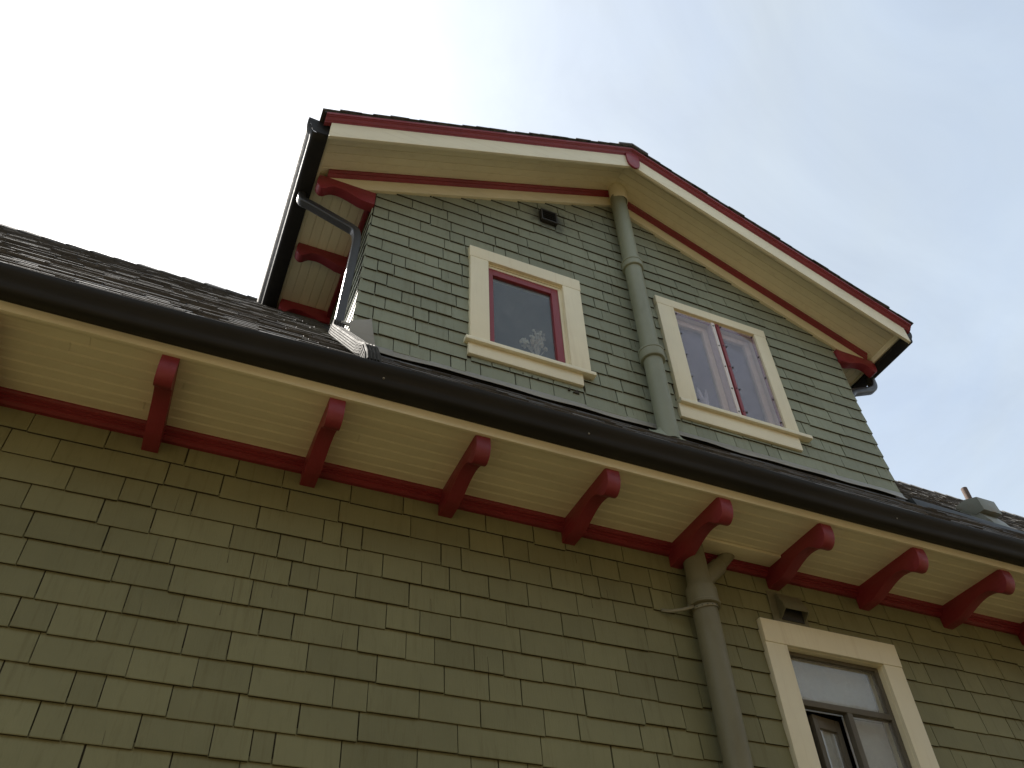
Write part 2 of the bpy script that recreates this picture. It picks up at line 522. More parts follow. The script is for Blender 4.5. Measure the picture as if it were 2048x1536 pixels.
# where joints between shingles were seen, kept as positions on the wall
J_LOW = px_points(0, 936, .390625, [(850,45),(1132,95),(1795,140),(622,110),(790,145),(990,185),(1325,240),(1470,200),(1735,230),(135,140),(517,215),(785,265),(880,285),(1185,345),(1428,395),(1560,420),(1775,460),(1655,320),(1750,320),(1855,360),(1960,500),
    (150,280),(250,290),(545,350),(890,410),(1290,495),(1488,530),(1630,565),(1823,600),(118,415),(592,505),(880,555),(1287,630),(1570,680),(1705,710),(1977,755),(208,585),(650,665),(925,715),(1335,780),(1500,810),(1833,870),
    (85,715),(270,760),(520,800),(945,870),(1175,905),(1572,970),(1928,1030),(180,915),(665,990),(1003,1040),(1282,1085),(1708,1145),(1882,1175),(10,1020),(363,1125),(520,1150),(868,1195),(1210,1245),(1527,1290),(1833,1335),
    (175,1290),(335,1325),(703,1355),(1083,1400),(1282,1430),(1400,1450),(1745,1470),(420,1475),(875,1505)])
J_LOW += px_points(700, 936, .390625, [(310,310),(610,380),(785,420),(915,450),(967,435),(1235,520),(1280,520),(1380,555),(1540,580),(940,365),(695,290),(570,480),(465,475),(818,535),(1030,575),(1190,610),(1275,610),(1455,670),(1545,680),
    (365,545),(508,585),(710,615),(910,655),(1165,710),(1355,745),(1520,780),(302,650),(568,700),(800,750),(1085,805),(1250,830),(1310,845),(1520,890),(1670,920),(358,785),(514,815),(873,885),(1197,940),(1420,985),(1670,1035),
    (288,905),(433,935),(635,970),(785,1000),(985,1030),(1150,1060),(1368,1095),(1570,1135),(1795,1180),(482,1085),(712,1120),(878,1150),(1203,1205),(1260,1210),(1505,1255),(1710,1290),(353,1215),(668,1260),(997,1310),(1173,1340),(1492,1385),(1640,1400),(1800,1430),
    (552,1400),(980,1450),(1345,1490),(1580,1500),(345,1500),(620,1515)])
J_LOW += px_points(1448, 1161, .2441, [(100,320),(140,150),(380,200),(190,510),(130,640),(255,870),(70,860),(245,1040),(315,1240),(210,1450),(1240,440),(1420,610),(1590,640),(1550,760),(1680,790),(1800,680),(1820,880),(1600,1110),(1850,1130),(1930,960),(1890,1470),(1730,1280)])
J_DOR = px_points(680, 380, .1953, [(500,255),(600,390),(825,365),(925,300),(1055,155),(1100,265),(1125,470),(1275,520),(1415,190),(1450,290),(1470,395),(1590,525),(1810,245),(1830,430),(1985,390),(435,545),(707,530),(1070,545),(1055,650),(870,695),(535,690),(388,755),(558,815),(670,740),(1008,740),(1250,825),(1040,865),(483,910),(360,995),(762,1005),(955,945),(1140,1010),(635,1085),(830,1150),(985,1200),(1190,1145),(460,1160),(750,1245),(910,1300),(1143,1250),(340,1250),(395,1410),(775,1390),(1112,1490),(1575,620),(1695,665),(1825,610),(1920,555),(1940,750)])
J_DOR += px_points(680, 600, .1953, [(545,475),(715,530),(805,420),(920,590),(915,440),(1135,650),(1285,695),(1440,750),(1800,855),(2015,920),(1340,610),(1555,675),(1740,735),(1945,800)])
J_DOR += px_points(900, 380, .2441, [(545,190),(565,340),(685,310),(635,440),(810,430),(960,410),(1090,460),(935,270),(1275,390),(1000,570),(1130,540),(1290,600),(1190,640),(935,620),(745,555),(1020,720),(1180,700),(1325,760),(1060,820),(1330,830),(1185,940),(1300,975),(1250,1040),(1395,1170),(1220,1190),(1100,1150),(1330,1320),(1300,1410),(1490,1460),(1585,700),(1690,670),(1730,820),(1820,845),(1855,795),(1965,760),(1990,710),(2020,920),(1675,1090),(1705,1270)])
J_DOR += px_points(1380, 640, .1953, [(770,65),(805,250),(980,570),(1045,700),(1360,600),(1265,660),(1210,750),(1550,770),(1475,840),(1375,900),(1150,930),(1645,985),(1080,1010),(1240,1280),(1370,1310),(55,1080),(260,1150),(455,1215),(610,1250),(110,1205),(545,1330),(680,1370),(810,1400),(940,1440),(1090,1490),(1225,1400),(1470,1480),(1590,1390)])

def joints_by_row(pts, z0, exp, nrows, x0, x1, seed):
    rnd = random.Random(seed)
    rows = [[] for _ in range(nrows)]
    for p in pts:
        x, z = wall_hit(*p)
        k = int(math.floor((z - z0) / exp))
        if 0 <= k < nrows and x0 + .05 < x < x1 - .05:
            rows[k].append(x)
    out = []
    for r in rows:
        xs = [x0]
        for x in sorted(r) + [x1]:
            while x - xs[-1] > 0.60:
                xs.append(xs[-1] + rnd.choice((.16, .2, .24, .28, .33, .38, .42)) + rnd.uniform(-.02, .02))
            if x - xs[-1] > 0.10:
                xs.append(x)
        if xs[-1] != x1:
            xs[-1] = x1
        out.append(xs)
    return out

def clip(poly, a, b, c):
    """keep a*x + b*z <= c"""
    out = []
    for i in range(len(poly)):
        p, q = poly[i], poly[(i + 1) % len(poly)]
        dp, dq = a * p[0] + b * p[1] - c, a * q[0] + b * q[1] - c
        if dp <= 0:
            out.append(p)
        if (dp < 0) != (dq < 0) and abs(dp - dq) > 1e-9:
            t = dp / (dp - dq)
            out.append((p[0] + t * (q[0] - p[0]), p[1] + t * (q[1] - p[1])))
    return out

def subtract(rect, hole):
    x0, x1, z0, z1 = rect
    a0, a1, b0, b1 = hole
    if x1 <= a0 or x0 >= a1 or z1 <= b0 or z0 >= b1:
        return [rect]
    out = []
    if x0 < a0: out.append((x0, a0, z0, z1))
    if x1 > a1: out.append((a1, x1, z0, z1))
    m0, m1 = max(x0, a0), min(x1, a1)
    if z0 < b0: out.append((m0, m1, z0, b0))
    if z1 > b1: out.append((m0, m1, b1, z1))
    return [r for r in out if r[1] - r[0] > .015 and r[3] - r[2] > .012]

BACK = 4.012
unit = None
def wedge(poly, z0, h, t, mb=None, tint=.5):
    """tapered shingle from a front outline"""
    mb = mb or MB()
    front = [(x, BACK - .003 - t * max(0.0, 1 - (z - z0) / h), z) for x, z in poly]
    back = [(x, BACK - .0005, z) for x, z in poly]
    n = len(poly)
    mb.add(front + back, [tuple(range(n)), tuple(reversed(range(n, 2 * n)))] + [(i, (i + 1) % n, n + (i + 1) % n, n + i) for i in range(n)], tint=tint)
    return mb

def unit_mesh(t, mat):
    me = bpy.data.meshes.new('shingle')
    # slightly rounded butt edge: front face has a narrow chamfer at its lower edge
    f = -.003
    v = [(0, f - t + .002, 0), (1, f - t + .002, 0), (1, f - t, .02), (0, f - t, .02), (1, f, 1), (0, f, 1), (0, -.0005, 0), (1, -.0005, 0), (1, -.0005, 1), (0, -.0005, 1)]
    fc = [(0, 1, 2, 3), (3, 2, 4, 5), (6, 9, 8, 7), (0, 6, 7, 1), (5, 4, 8, 9), (0, 3, 5, 9, 6), (1, 7, 8, 4, 2)]
    me.from_pydata(v, [], fc)
    me.materials.append(M[mat]); me.materials.append(M['bare_wood_butt_shade'])
    me.polygons[3].material_index = 1  # shadow under the butt painted in as a near-black face
    return me

def shingle_field(parent, mat, pts, z0, exp, nrows, x0, x1, holes, planes, seed, gaps, limit=300):
    rnd = random.Random(seed)
    umeshes = [unit_mesh(t, mat) for t in (.013, .015, .018)]
    rest = MB()
    splits = MB()
    items = []
    for k, xs in enumerate(joints_by_row(pts, z0, exp, nrows, x0, x1, seed)):
        zb = z0 + k * exp
        for a, b in zip(xs, xs[1:]):
            gap = rnd.choice(gaps)
            dz = rnd.gauss(0, .0034)
            full = (a + gap / 2, b - gap / 2, zb + dz, zb + exp + .032)
            rects = [full]
            for h in holes:
                rects = [q for r in rects for q in subtract(r, h)]
            for r in rects:
                poly = [(r[0], r[2]), (r[1], r[2]), (r[1], r[3]), (r[0], r[3])]
                whole = r == full
                for pl in planes:
                    n0 = len(poly)
                    q = clip(poly, *pl)
                    if len(q) != n0 or any(abs(u[0] - v[0]) + abs(u[1] - v[1]) > 1e-6 for u, v in zip(q, poly)):
                        whole = False
                    poly = q
                    if len(poly) < 3:
                        break
                if len(poly) < 3:
                    continue
                ar = abs(sum(p[0] * q[1] - q[0] * p[1] for p, q in zip(poly, poly[1:] + poly[:1]))) / 2
                if ar < .0006:
                    continue
                pp = [project(p[0], YW, p[1]) for p in poly]
                inside = any(0 <= u <= 2048 and 0 <= v <= 1536 for u, v in pp)
                pa = abs(sum(p[0] * q[1] - q[0] * p[1] for p, q in zip(pp, pp[1:] + pp[:1]))) / 2 if inside else 0
                items.append((pa, whole, poly, r, zb))
    items.sort(key=lambda i: -i[0])
    nobj = 0
    for pa, whole, poly, r, zb in items:
        if pa > 60 and nobj < limit:
            nobj += 1
            if whole:
                um = rnd.choice(umeshes)
                if rnd.random() < .20 and r[1] - r[0] > .14:
                    t_ = (.013, .015, .018)[umeshes.index(um)]
                    hh_ = r[3] - r[2]
                    xx = r[0] + (r[1] - r[0]) * rnd.uniform(.2, .8)
                    za, zb_ = (r[2] + .001, r[2] + exp * rnd.uniform(.25, 1.0)) if rnd.random() < .75 else (r[2] + exp * rnd.uniform(.3, .5), r[2] + exp)
                    wd_ = rnd.uniform(.0008, .0018); dx = rnd.uniform(-.006, .006)
                    fy = lambda z_: BACK - .003 - t_ * (1 - (z_ - r[2]) / hh_)
                    splits.hexa([(xx - wd_, fy(za) - .0012, za), (xx + wd_, fy(za) - .0012, za), (xx + wd_, fy(za) + .003, za), (xx - wd_, fy(za) + .003, za)],
                                [(xx + dx - .0003, fy(zb_) - .0012, zb_), (xx + dx + .0003, fy(zb_) - .0012, zb_), (xx + dx + .0003, fy(zb_) + .003, zb_), (xx + dx - .0003, fy(zb_) + .003, zb_)])
                o = bpy.data.objects.new('shingle', um)
                COL.objects.link(o)
                place(o, Vector((r[0], BACK, r[2] + H)), parent)
                o.scale = (r[1] - r[0], 1, r[3] - r[2])
                o.rotation_euler = (0, rnd.gauss(0, .0028), 0)
            else:
                wedge(poly, zb, exp + .032, .015).build('shingle', mat, parent)
        else:
            wedge(poly, zb, exp + .032, rnd.choice((.013, .015, .018)), rest)
    if rest.v:
        rest.build('outer_shingles', mat, parent, kind='stuff')
    if splits.v:
        splits.build('shingle_splits', 'bare_wood_butt_shade', parent, kind='stuff')

hL = WINL['out']
shingle_field(lower_wall, 'shingle', J_LOW, 2.66 - .1517 * 27, .1517, 30, XL, XR,
              [(hL[0] - .002, hL[1] + .002, hL[2] - .1, hL[3] + .003)], [(0, 1, 3.13)], 3, (.003, .0045, .006, .007, .009))
EXP2 = .1396
holes2 = []
for wdw in (WIN1, WIN2):
    o_, a_ = wdw['out'], wdw['apron']
    holes2 += [(o_[0] + .002, o_[1] + .002, 4.6, o_[3] + .004), (a_[0] - .002, a_[1] + .002, a_[2] - .002, 4.7)]
pf = 7.40
shingle_field(dormer_wall, 'dormer_shingle', J_DOR, 4.73 - EXP2 * 3, EXP2, 23, .60, 5.66, holes2,
              [(-1, .026, -.655 + .026 * 4.25), (1, .036, 5.612 + .036 * 4.25), (-MD, 1, pf - MD * XC), (MD, 1, pf + MD * XC)], 8, (.004, .006, .008, .009, .011))

# shingles on the dormer's left side wall, seen nearly edge on
s = MB()
for side, xw, sg in ((0, DL, -1), (1, DR, 1)):
    for k in range(14):
        zb = 4.73 - EXP2 * 3 + k * EXP2
        y = 4.0
        off = .024 * (6.1 - zb) / 1.85 * .9
        while y < 5.6:
            wd = random.uniform(.1, .3)
            y1 = y + wd - .003
            z1 = min(zb + EXP2 + .03, 6.1)
            if z1 > zb + .02 and z1 > zroof(y) - .02:
                xb = xw + sg * (off + .012); xt = xw + sg * (off * .93 + .002); xi = xw - sg * .0
                s.hexa([(xb, y, zb), (xb, y1, zb), (xi, y1, zb), (xi, y, zb)], [(xt, y, z1), (xt, y1, z1), (xi, y1, z1), (xi, y, z1)])
            y += wd
s.build('side_shingles', 'dormer_shingle', dormer_wall, kind='stuff')

# ------------------------------------------------------------------ main eave: frieze, soffit planks, brackets, fascia, gutter
def extrude_x(prof, x0, x1):
    return MB().prism([(x0, y, z) for y, z in prof], [(x1, y, z) for y, z in prof])
def extrude_y(prof, y0, y1):
    return MB().prism([(x, y0, z) for x, z in prof], [(x, y1, z) for x, z in prof])

extrude_x([(4.010, 3.168), (3.930, 3.168), (3.930, 3.150), (3.938, 3.142), (3.938, 3.132), (3.950, 3.128), (3.950, 3.118), (3.962, 3.114), (3.962, 3.104), (3.980, 3.092), (4.010, 3.092)], XL, XR).build('frieze_moulding', 'red', house, label='red stepped moulding where the wall meets the lower soffit')
sof = MB().box(XL, XR, 3.372, 4.2, 3.176, 3.20).build('soffit', 'cream', house, label='flat cream board soffit under the main eave')
pw = .078
y = 3.386
while y < 3.95:
    y2 = min(y + pw, 3.99)
    c_ = .0035
    # a small rounded bead runs along the inner edge of every plank
    prof = [(y + .001, 3.1755), (y + .001, SOF + .004), (y + c_ + .001, SOF), (y2 - .0105, SOF), (y2 - .009, SOF + .002), (y2 - .0075, SOF - .0005), (y2 - .004, SOF - .001), (y2 - .0015, SOF + .0015), (y2 - .0015, 3.1755)]
    xa = XL
    while xa < XR:
        xb = min(xa + random.uniform(2.2, 4.4), XR)
        if XR - xb < .6:
            xb = XR
        extrude_x(prof, xa, xb - .002).build('plank', 'cream', sof)
        xa = xb
    y += pw
MB().box(XL, XR, 3.346, 3.371, 3.150, 3.36).build('fascia_board', 'cream', house, bevel=.002)
extrude_x([(3.3715, 3.1755), (3.3715, 3.1545), (3.380, 3.1545), (3.388, 3.159), (3.391, 3.165), (3.391, 3.1755)], XL, XR).build('soffit_edge_bead', 'cream', house)

def bracket_profile():
    """(outward distance from the wall, depth below the soffit)"""
    pts = [(0.0, -.012), (.660, -.012), (.672, .0), (.680, .03), (.683, .07), (.676, .11), (.655, .142), (.625, .160), (.600, .160), (.575, .148), (.545, .122), (.505, .098), (.455, .088), (.405, .087), (.345, .096), (.285, .112), (.225, .130), (.170, .146), (.11, .152), (0.0, .153)]
    # round the corners once
    out = pts[:2]
    for i in range(2, len(pts) - 2):          # Catmull-Rom through the curved part
        a_, b_, c_, d_ = pts[i - 1], pts[i], pts[i + 1], pts[min(i + 2, len(pts) - 1)]
        for t in (0, .34, .67):
            out.append(tuple(.5 * (2 * b_[k] + (c_[k] - a_[k]) * t + (2 * a_[k] - 5 * b_[k] + 4 * c_[k] - d_[k]) * t * t + (3 * b_[k] - a_[k] - 3 * c_[k] + d_[k]) * t ** 3) for k in (0, 1)))
    return [(o * .935, d) for o, d in out + pts[-2:]]
BP = bracket_profile()
BW = .088
def bracket_front(x):
    mb = MB()
    mb.prism([(x, YW - o, SOF - d) for o, d in BP], [(x + BW, YW - o, SOF - d) for o, d in BP])
    return mb
BX = [-3.82, -2.98, -2.10, -1.235, -.372, .5, 1.352, 2.196, 3.005, 3.804, 4.612, 5.425, 6.24, 7.055, 7.87, 8.69, 9.5]
for x in BX:
    bracket_front(x).build('bracket', 'red', house, bevel=.003)

# flat patch panel beside the branch pipe
MB().box(3.10, 3.80, 3.79, 3.925, 3.138, 3.1585).build('soffit_patch_board', 'cream', house, bevel=.002)

gprof = [(3.2845, 3.262), (3.2845, 3.151), (3.262, 3.146), (3.205, 3.144), (3.190, 3.148), (3.180, 3.160), (3.176, 3.180), (3.168, 3.198), (3.152, 3.215), (3.138, 3.232), (3.132, 3.246), (3.131, 3.264), (3.136, 3.270), (3.145, 3.268), (3.146, 3.260)]
rows = []
nx = 90
for i in range(nx + 1):
    x = XL - .1 + (XR - XL + .2) * i / nx
    sag = .010 * math.sin(x * .9 + .4) + .004 * math.sin(x * 2.7) - .022 * math.exp(-((x + .5) / 1.0) ** 2) - .004 * max(0, x - 2.5)
    rows.append([(x, yy + .0595 + (.002 * math.sin(3 * x) if yy < 3.2 else 0), zz + .063 + sag * (0.25 if yy > 3.25 else 1)) for yy, zz in gprof])
gm = MB().sheet(rows)
gutter = gm.build('gutter', 'gutter', house, solid=.003, label='dark brown metal gutter along the main eave')
for x in (.75, 2.02, 4.38, 5.9):           # rivets
    yy, zz = 3.2305, 3.251 + .010 * math.sin(x * .9 + .4)
    MB().lathe((x, yy, zz - .006), [(.0005, 0), (.005, .001), (.007, .005), (.005, .010), (.0005, .011)], 10).build('rivet', 'lead', gutter)

# ------------------------------------------------------------------ main roof
def roof_deck(mb, x0, x1, ya, yb):
    mb.prism([(x0, ya, zroof(ya)), (x0, yb, zroof(yb)), (x0, yb, zroof(yb) - .06), (x0, ya, zroof(ya) - .06)], [(x1, ya, zroof(ya)), (x1, yb, zroof(yb)), (x1, yb, zroof(yb) - .06), (x1, ya, zroof(ya) - .06)])
mb = MB()
YE = 3.275
roof_deck(mb, XL - .3, DL, YE, Y_RIDGE)
roof_deck(mb, DR, XR + .3, YE, Y_RIDGE)
roof_deck(mb, DL + .0001, DR - .0001, YE, 4.011)
# rear slope
for x0, x1 in ((XL - .3, DL), (DR, XR + .3)):
    yb = 2 * Y_RIDGE - YE
    mb.prism([(x0, Y_RIDGE + .001, zroof(Y_RIDGE)), (x0, yb, zroof(YE)), (x0, yb, zroof(YE) - .06), (x0, Y_RIDGE + .001, zroof(Y_RIDGE) - .06)], [(x1, Y_RIDGE + .001, zroof(Y_RIDGE)), (x1, yb, zroof(YE)), (x1, yb, zroof(YE) - .06), (x1, Y_RIDGE + .001, zroof(Y_RIDGE) - .06)])
main_roof = mb.build('main_roof', 'roof', house, label='dark steep shingled main roof behind the gutter')

sl = math.hypot(1, ROOF_M)
ux, uz = 1 / sl, ROOF_M / sl          # along the slope (y, z)
nx_, nz_ = -ROOF_M / sl, 1 / sl       # outward normal (y, z)
mb = MB()
rnd = random.Random(5)
total = (Y_RIDGE - YE) * sl
k = 0
d = -.03
while d < total - .03:
    ex = .125
    x = XL - .3 + rnd.uniform(-.2, 0)
    row_off = rnd.gauss(0, .004)
    while x < XR + .3:
        wd = rnd.choice((.1, .14, .18, .22, .26, .33))
        xa, xb = x, x + wd - rnd.uniform(.002, .007)
        x += wd
        da = d + row_off + rnd.gauss(0, .005)
        db = min(d + ex + .04, total)
        t = rnd.uniform(.009, .017)
        ya, za = YE + ux * da, zroof(YE) + uz * da
        yb, zb = YE + ux * db, zroof(YE) + uz * db
        if DL - .03 < xb and xa < DR + .03 and ya > 3.985:
            continue
        if DL - .03 < xb and xa < DR + .03 and yb > 3.99:
            continue
        e = .001
        mb.hexa([(xa, ya + nx_ * e, za + nz_ * e), (xb, ya + nx_ * e, za + nz_ * e), (xb, yb + nx_ * e, zb + nz_ * e), (xa, yb + nx_ * e, zb + nz_ * e)],
                [(xa, ya + nx_ * t, za + nz_ * t), (xb, ya + nx_ * t, za + nz_ * t), (xb, yb + nx_ * .004, zb + nz_ * .004), (xa, yb + nx_ * .004, zb + nz_ * .004)], tint=rnd.random())
    d += ex
mb.build('roof_shingles', 'roof', main_roof, tint=True, kind='stuff')
# ridge caps
mb = MB()
x = XL - .3
while x < XR + .3:
    wd = .21
    if x + wd < DL - .02 or x > DR + .02:
        h0 = rnd.uniform(.03, .045); zt = zroof(Y_RIDGE)
        for sg in (-1, 1):
            ya = Y_RIDGE + sg * .14
            dz = -.14 * ROOF_M
            mb.hexa([(x, Y_RIDGE, zt + .01), (x + wd + .03, Y_RIDGE, zt + .004), (x + wd + .03, ya, zt + dz + .008), (x, ya, zt + dz + .016)],
                    [(x, Y_RIDGE, zt + h0), (x + wd + .03, Y_RIDGE, zt + h0 - .018), (x + wd + .03, ya, zt + dz + .026), (x, ya, zt + dz + .040)], tint=rnd.random())
    x += wd
mb.build('ridge_caps', 'roof', main_roof, tint=True, kind='stuff')
# flashing under the first dormer course, slightly buckled
rows = []
for i in range(61):
    x = .64 + (5.62 - .64) * i / 60
    b = .004 * math.sin(x * 5.1) * math.sin(x * 1.3) + .002 * math.sin(x * 11)
    rows.append([(x, 3.996, 4.325), (x, 3.990 - b * .5, 4.290), (x, 3.975 - b, 4.262 + b * .8), (x, 3.958 - b, 4.238 + b)])
MB().sheet(rows, smooth=True).build('base_flashing', 'lead', house, solid=.002, label='pale buckled metal flashing below the dormer shingles')

# ------------------------------------------------------------------ dormer roof
def rake(prof, xa, xb, mb=None):
    """profile of (y, z at the centre line) run down the gable slope from xa to xb"""
    mb = mb or MB()
    return mb.prism([(xa, y, z + rk(xa)) for y, z in prof], [(xb, y, z + rk(xb)) for y, z in prof])
EL, ER = .112, 6.125
mb = MB()
rect = [(3.455, 7.642), (8.6, 7.642), (8.6, 7.660), (3.455, 7.660)]
rake(rect, XC, EL, mb); rake(rect, XC, ER, mb)
droof = mb.build('dormer_roof', 'roof', house, label='dark shingled gable roof over the dormer')
mb = MB()
ln = math.hypot(1, MD)
for sg, xe in ((-1, EL), (1, ER)):
    tot = abs(xe - XC)
    d = -.02
    while d < tot:
        yy = 3.438 + rnd.uniform(-.006, .006)
        first = True
        while yy < 8.5:
            wd = rnd.choice((.12, .18, .24, .3)) if yy < 4.5 else 1.0
            t = rnd.uniform(.012, .020)
            xa = xe - sg * (d + rnd.gauss(0, .004)); xb = xe - sg * min(d + .17, tot)
            za = 7.660 + rk(xa); zb = 7.660 + rk(xb)
            y2 = yy + wd - .004
            mb.hexa([(xa, yy, za + .001), (xa, y2, za + .001), (xb, y2, zb + .001), (xb, yy, zb + .001)],
                    [(xa, yy, za + t), (xa, y2, za + t), (xb, y2, zb + .006), (xb, yy, zb + .006)], tint=rnd.random())
            yy += wd
        d += .13
# ridge cap
for i in range(20):
    ya = 3.430 + i * .25
    for sg in (-1, 1):
        xo = XC + sg * .17
        mb.hexa([(XC, ya, 7.672), (XC, ya + .28, 7.668), (xo, ya + .28, 7.668 - .17 * MD), (xo, ya, 7.672 - .17 * MD)],
                [(XC, ya, 7.700), (XC, ya + .28, 7.686), (xo, ya + .28, 7.686 - .17 * MD), (xo, ya, 7.697 - .17 * MD)], tint=rnd.random())
mb.build('dormer_roof_shingles', 'roof', droof, tint=True, kind='stuff')

# rake: bargeboards, crown moulding, soffit, frieze
BL, BR = .182, 6.045
for xe in (BL, BR):
    rake([(3.500, 7.362), (3.530, 7.362), (3.530, 7.60), (3.500, 7.60)], XC, xe).build('bargeboard', 'cream', house, bevel=.003)
    rake([(3.5305, 7.43), (3.548, 7.43), (3.548, 7.548), (3.5305, 7.548)], XC, xe + (.03 if xe < XC else -.03)).build('bargeboard_backing', 'cream', house)
crown = [(3.531, 7.562), (3.4985, 7.562), (3.494, 7.570), (3.484, 7.578), (3.470, 7.598), (3.464, 7.602), (3.460, 7.603), (3.460, 7.611), (3.451, 7.616), (3.451, 7.6405), (3.531, 7.6405)]
for xe in (EL + .015, ER - .015):
    rake(crown, XC, xe).build('crown_moulding', 'red', house)
fin = [(-.088, .0), (.088, 0.0), (.090, -.12), (.086, -.20), (.070, -.255), (.035, -.292), (0, -.305), (-.035, -.292), (-.070, -.255), (-.086, -.20), (-.090, -.12)]
MB().prism([(XC + a * .82, 3.478, 7.59 + b * .92) for a, b in fin], [(XC + a * .82, 3.4995, 7.59 + b * .92) for a, b in fin]).build('gable_finial', 'red_v', house, bevel=.004, label='small red shield shaped finial at the gable peak')
mb = MB()
slab = [(3.535, 7.562), (4.02, 7.562), (4.02, 7.60), (3.535, 7.60)]
for xe in (.205, 6.02):
    rake(slab, XC, xe, mb)
rs = mb.build('rake_soffit', 'cream', house, label='sloping cream board soffit under the dormer gable')
npl = 6
for sg, xe in ((-1, .205), (1, 6.02)):
    for i in range(npl):
        y0 = 3.549 + i * (3.99 - 3.549) / npl
        y1 = y0 + (3.99 - 3.549) / npl - .002
        rake([(y0, 7.5615), (y0, 7.553), (y0 + .003, 7.55), (y1 - .003, 7.55), (y1, 7.553), (y1, 7.5615)], XC + sg * .001, xe).build('plank', 'cream', rs)
for sg, xe in ((-1, .27), (1, 5.955)):
    xk = XC + sg * (7.335 - 6.103) / MD
    pol = [(XC + sg * .0005, 7.335), (XC + sg * .0005, 7.5495), (xe, 7.5495 + rk(xe)), (xe, 6.103), (xk, 6.103)]
    MB().prism([(x, 3.972, z) for x, z in pol], [(x, 4.010, z) for x, z in pol]).build('rake_frieze_board', 'cream', house, bevel=.002)
    rake([(3.9715, 7.478), (3.9715, 7.549), (3.930, 7.549), (3.930, 7.530), (3.944, 7.518), (3.944, 7.504), (3.958, 7.486)], XC + sg * .0005, xe - sg * -.0).build('rake_moulding', 'red', house)

# flat side soffits with their brackets and gutters
ZS = 6.10
for sg, xw, xf in ((-1, DL, .205), (1, DR, 6.02)):
    tag = 'left' if sg < 0 else 'right'
    lo, hi = min(xw, xf), max(xw, xf)
    yend = (ZS + .602) / ROOF_M + .05
    ss = MB().box(lo, hi, 4.011, yend, ZS + .016, ZS + .04).build('side_soffit', 'cream_y', house, label='flat cream soffit on the %s side of the dormer' % tag)
    n = 6
    for i in range(n):
        a = lo + (hi - lo) * i / n; b = lo + (hi - lo) * (i + 1) / n - .002
        extrude_y([(a, ZS + .0155), (a, ZS + .003), (a + .003, ZS), (b - .003, ZS), (b, ZS + .003), (b, ZS + .0155)], 4.011, yend).build('plank', 'cream_y', ss)
    # brackets
    for yb in (3.962, 4.69, 5.38):
        k_ = .765
        f = lambda o, d: (xw + sg * o * k_, ZS - d)
        mb = MB()
        mb.prism([(f(o, d)[0], yb, f(o, d)[1]) for o, d in BP], [(f(o, d)[0], yb + BW, f(o, d)[1]) for o, d in BP])
        mb.build('side_bracket', 'red', house, bevel=.003)
    # red frieze along the side wall
    a, b = xw + sg * .012, xw + sg * .05
    MB().box(min(a, b), max(a, b), 4.06, yend, ZS - .085, ZS - .0005).build('side_frieze', 'red', house, bevel=.003)
    # fascia
    a, b = xf, xf - sg * -.0
    fx0, fx1 = (xf - .022, xf - .0005) if sg < 0 else (xf + .0005, xf + .022)
    MB().box(fx0, fx1, 3.549, yend + .2, ZS - .012, ZS + .115).build('side_fascia', 'cream_y', house, bevel=.002)
    # gutter
    gp = [(0.0, .145), (0.0, .010), (.02, .004), (.075, .002), (.09, .006), (.10, .020), (.103, .045), (.112, .070), (.126, .095), (.135, .125), (.136, .150), (.130, .156), (.122, .154), (.121, .146)]
    bx = fx0 - .001 if sg < 0 else fx1 + .001
    rows = []
    for i in range(24):
        yy = 3.56 + (yend + .06 - 3.56) * i / 23
        rows.append([(bx + sg * o * 1.3, yy, ZS - .055 + z * 1.15 + .004 * math.sin(yy * 3)) for o, z in gp])
    sgut = MB().sheet(rows).build('side_gutter', 'gutter', house, solid=.003, label='dark metal gutter on the %s eave of the dormer' % tag)
    pts = [(bx + sg * o * 1.3, z * 1.15 + ZS - .055) for o, z in gp[:12]]
    MB().prism([(px, 3.556, pz) for px, pz in pts], [(px, 3.560, pz) for px, pz in pts]).build('end_cap', 'gutter', sgut)

# ------------------------------------------------------------------ windows
def frame_boxes(mb, x0, x1, z0, z1, wl_, wr, wt, wb, y0, y1):
    """a ring of four rails around an opening"""
    mb.box(x0, x0 + wl_, y0, y1, z0, z1); mb.box(x1 - wr, x1, y0, y1, z0, z1)
    mb.box(x0 + wl_, x1 - wr, y0 + .0008, y1, z1 - wt, z1)
    if wb > 0:
        mb.box(x0 + wl_, x1 - wr, y0 + .0008, y1, z0, z0 + wb)

def room(x0, x1, z0, z1, depth, parent):
    """small closed dark room behind a window"""
    x0 -= .35; x1 += .35; z0 -= .02; z1 += .3
    ya, yb = 4.155, 4.155 + depth
    mb = MB()
    mb.box(x0, x1, yb, yb + .02, z0, z1)
    mb.box(x0 - .02, x0, ya, yb, z0, z1); mb.box(x1, x1 + .02, ya, yb, z0, z1)
    mb.box(x0, x1, ya, yb, z1, z1 + .02); mb.box(x0, x1, ya, yb, z0 - .02, z0)
    mb.build('room_shell', 'room', parent)

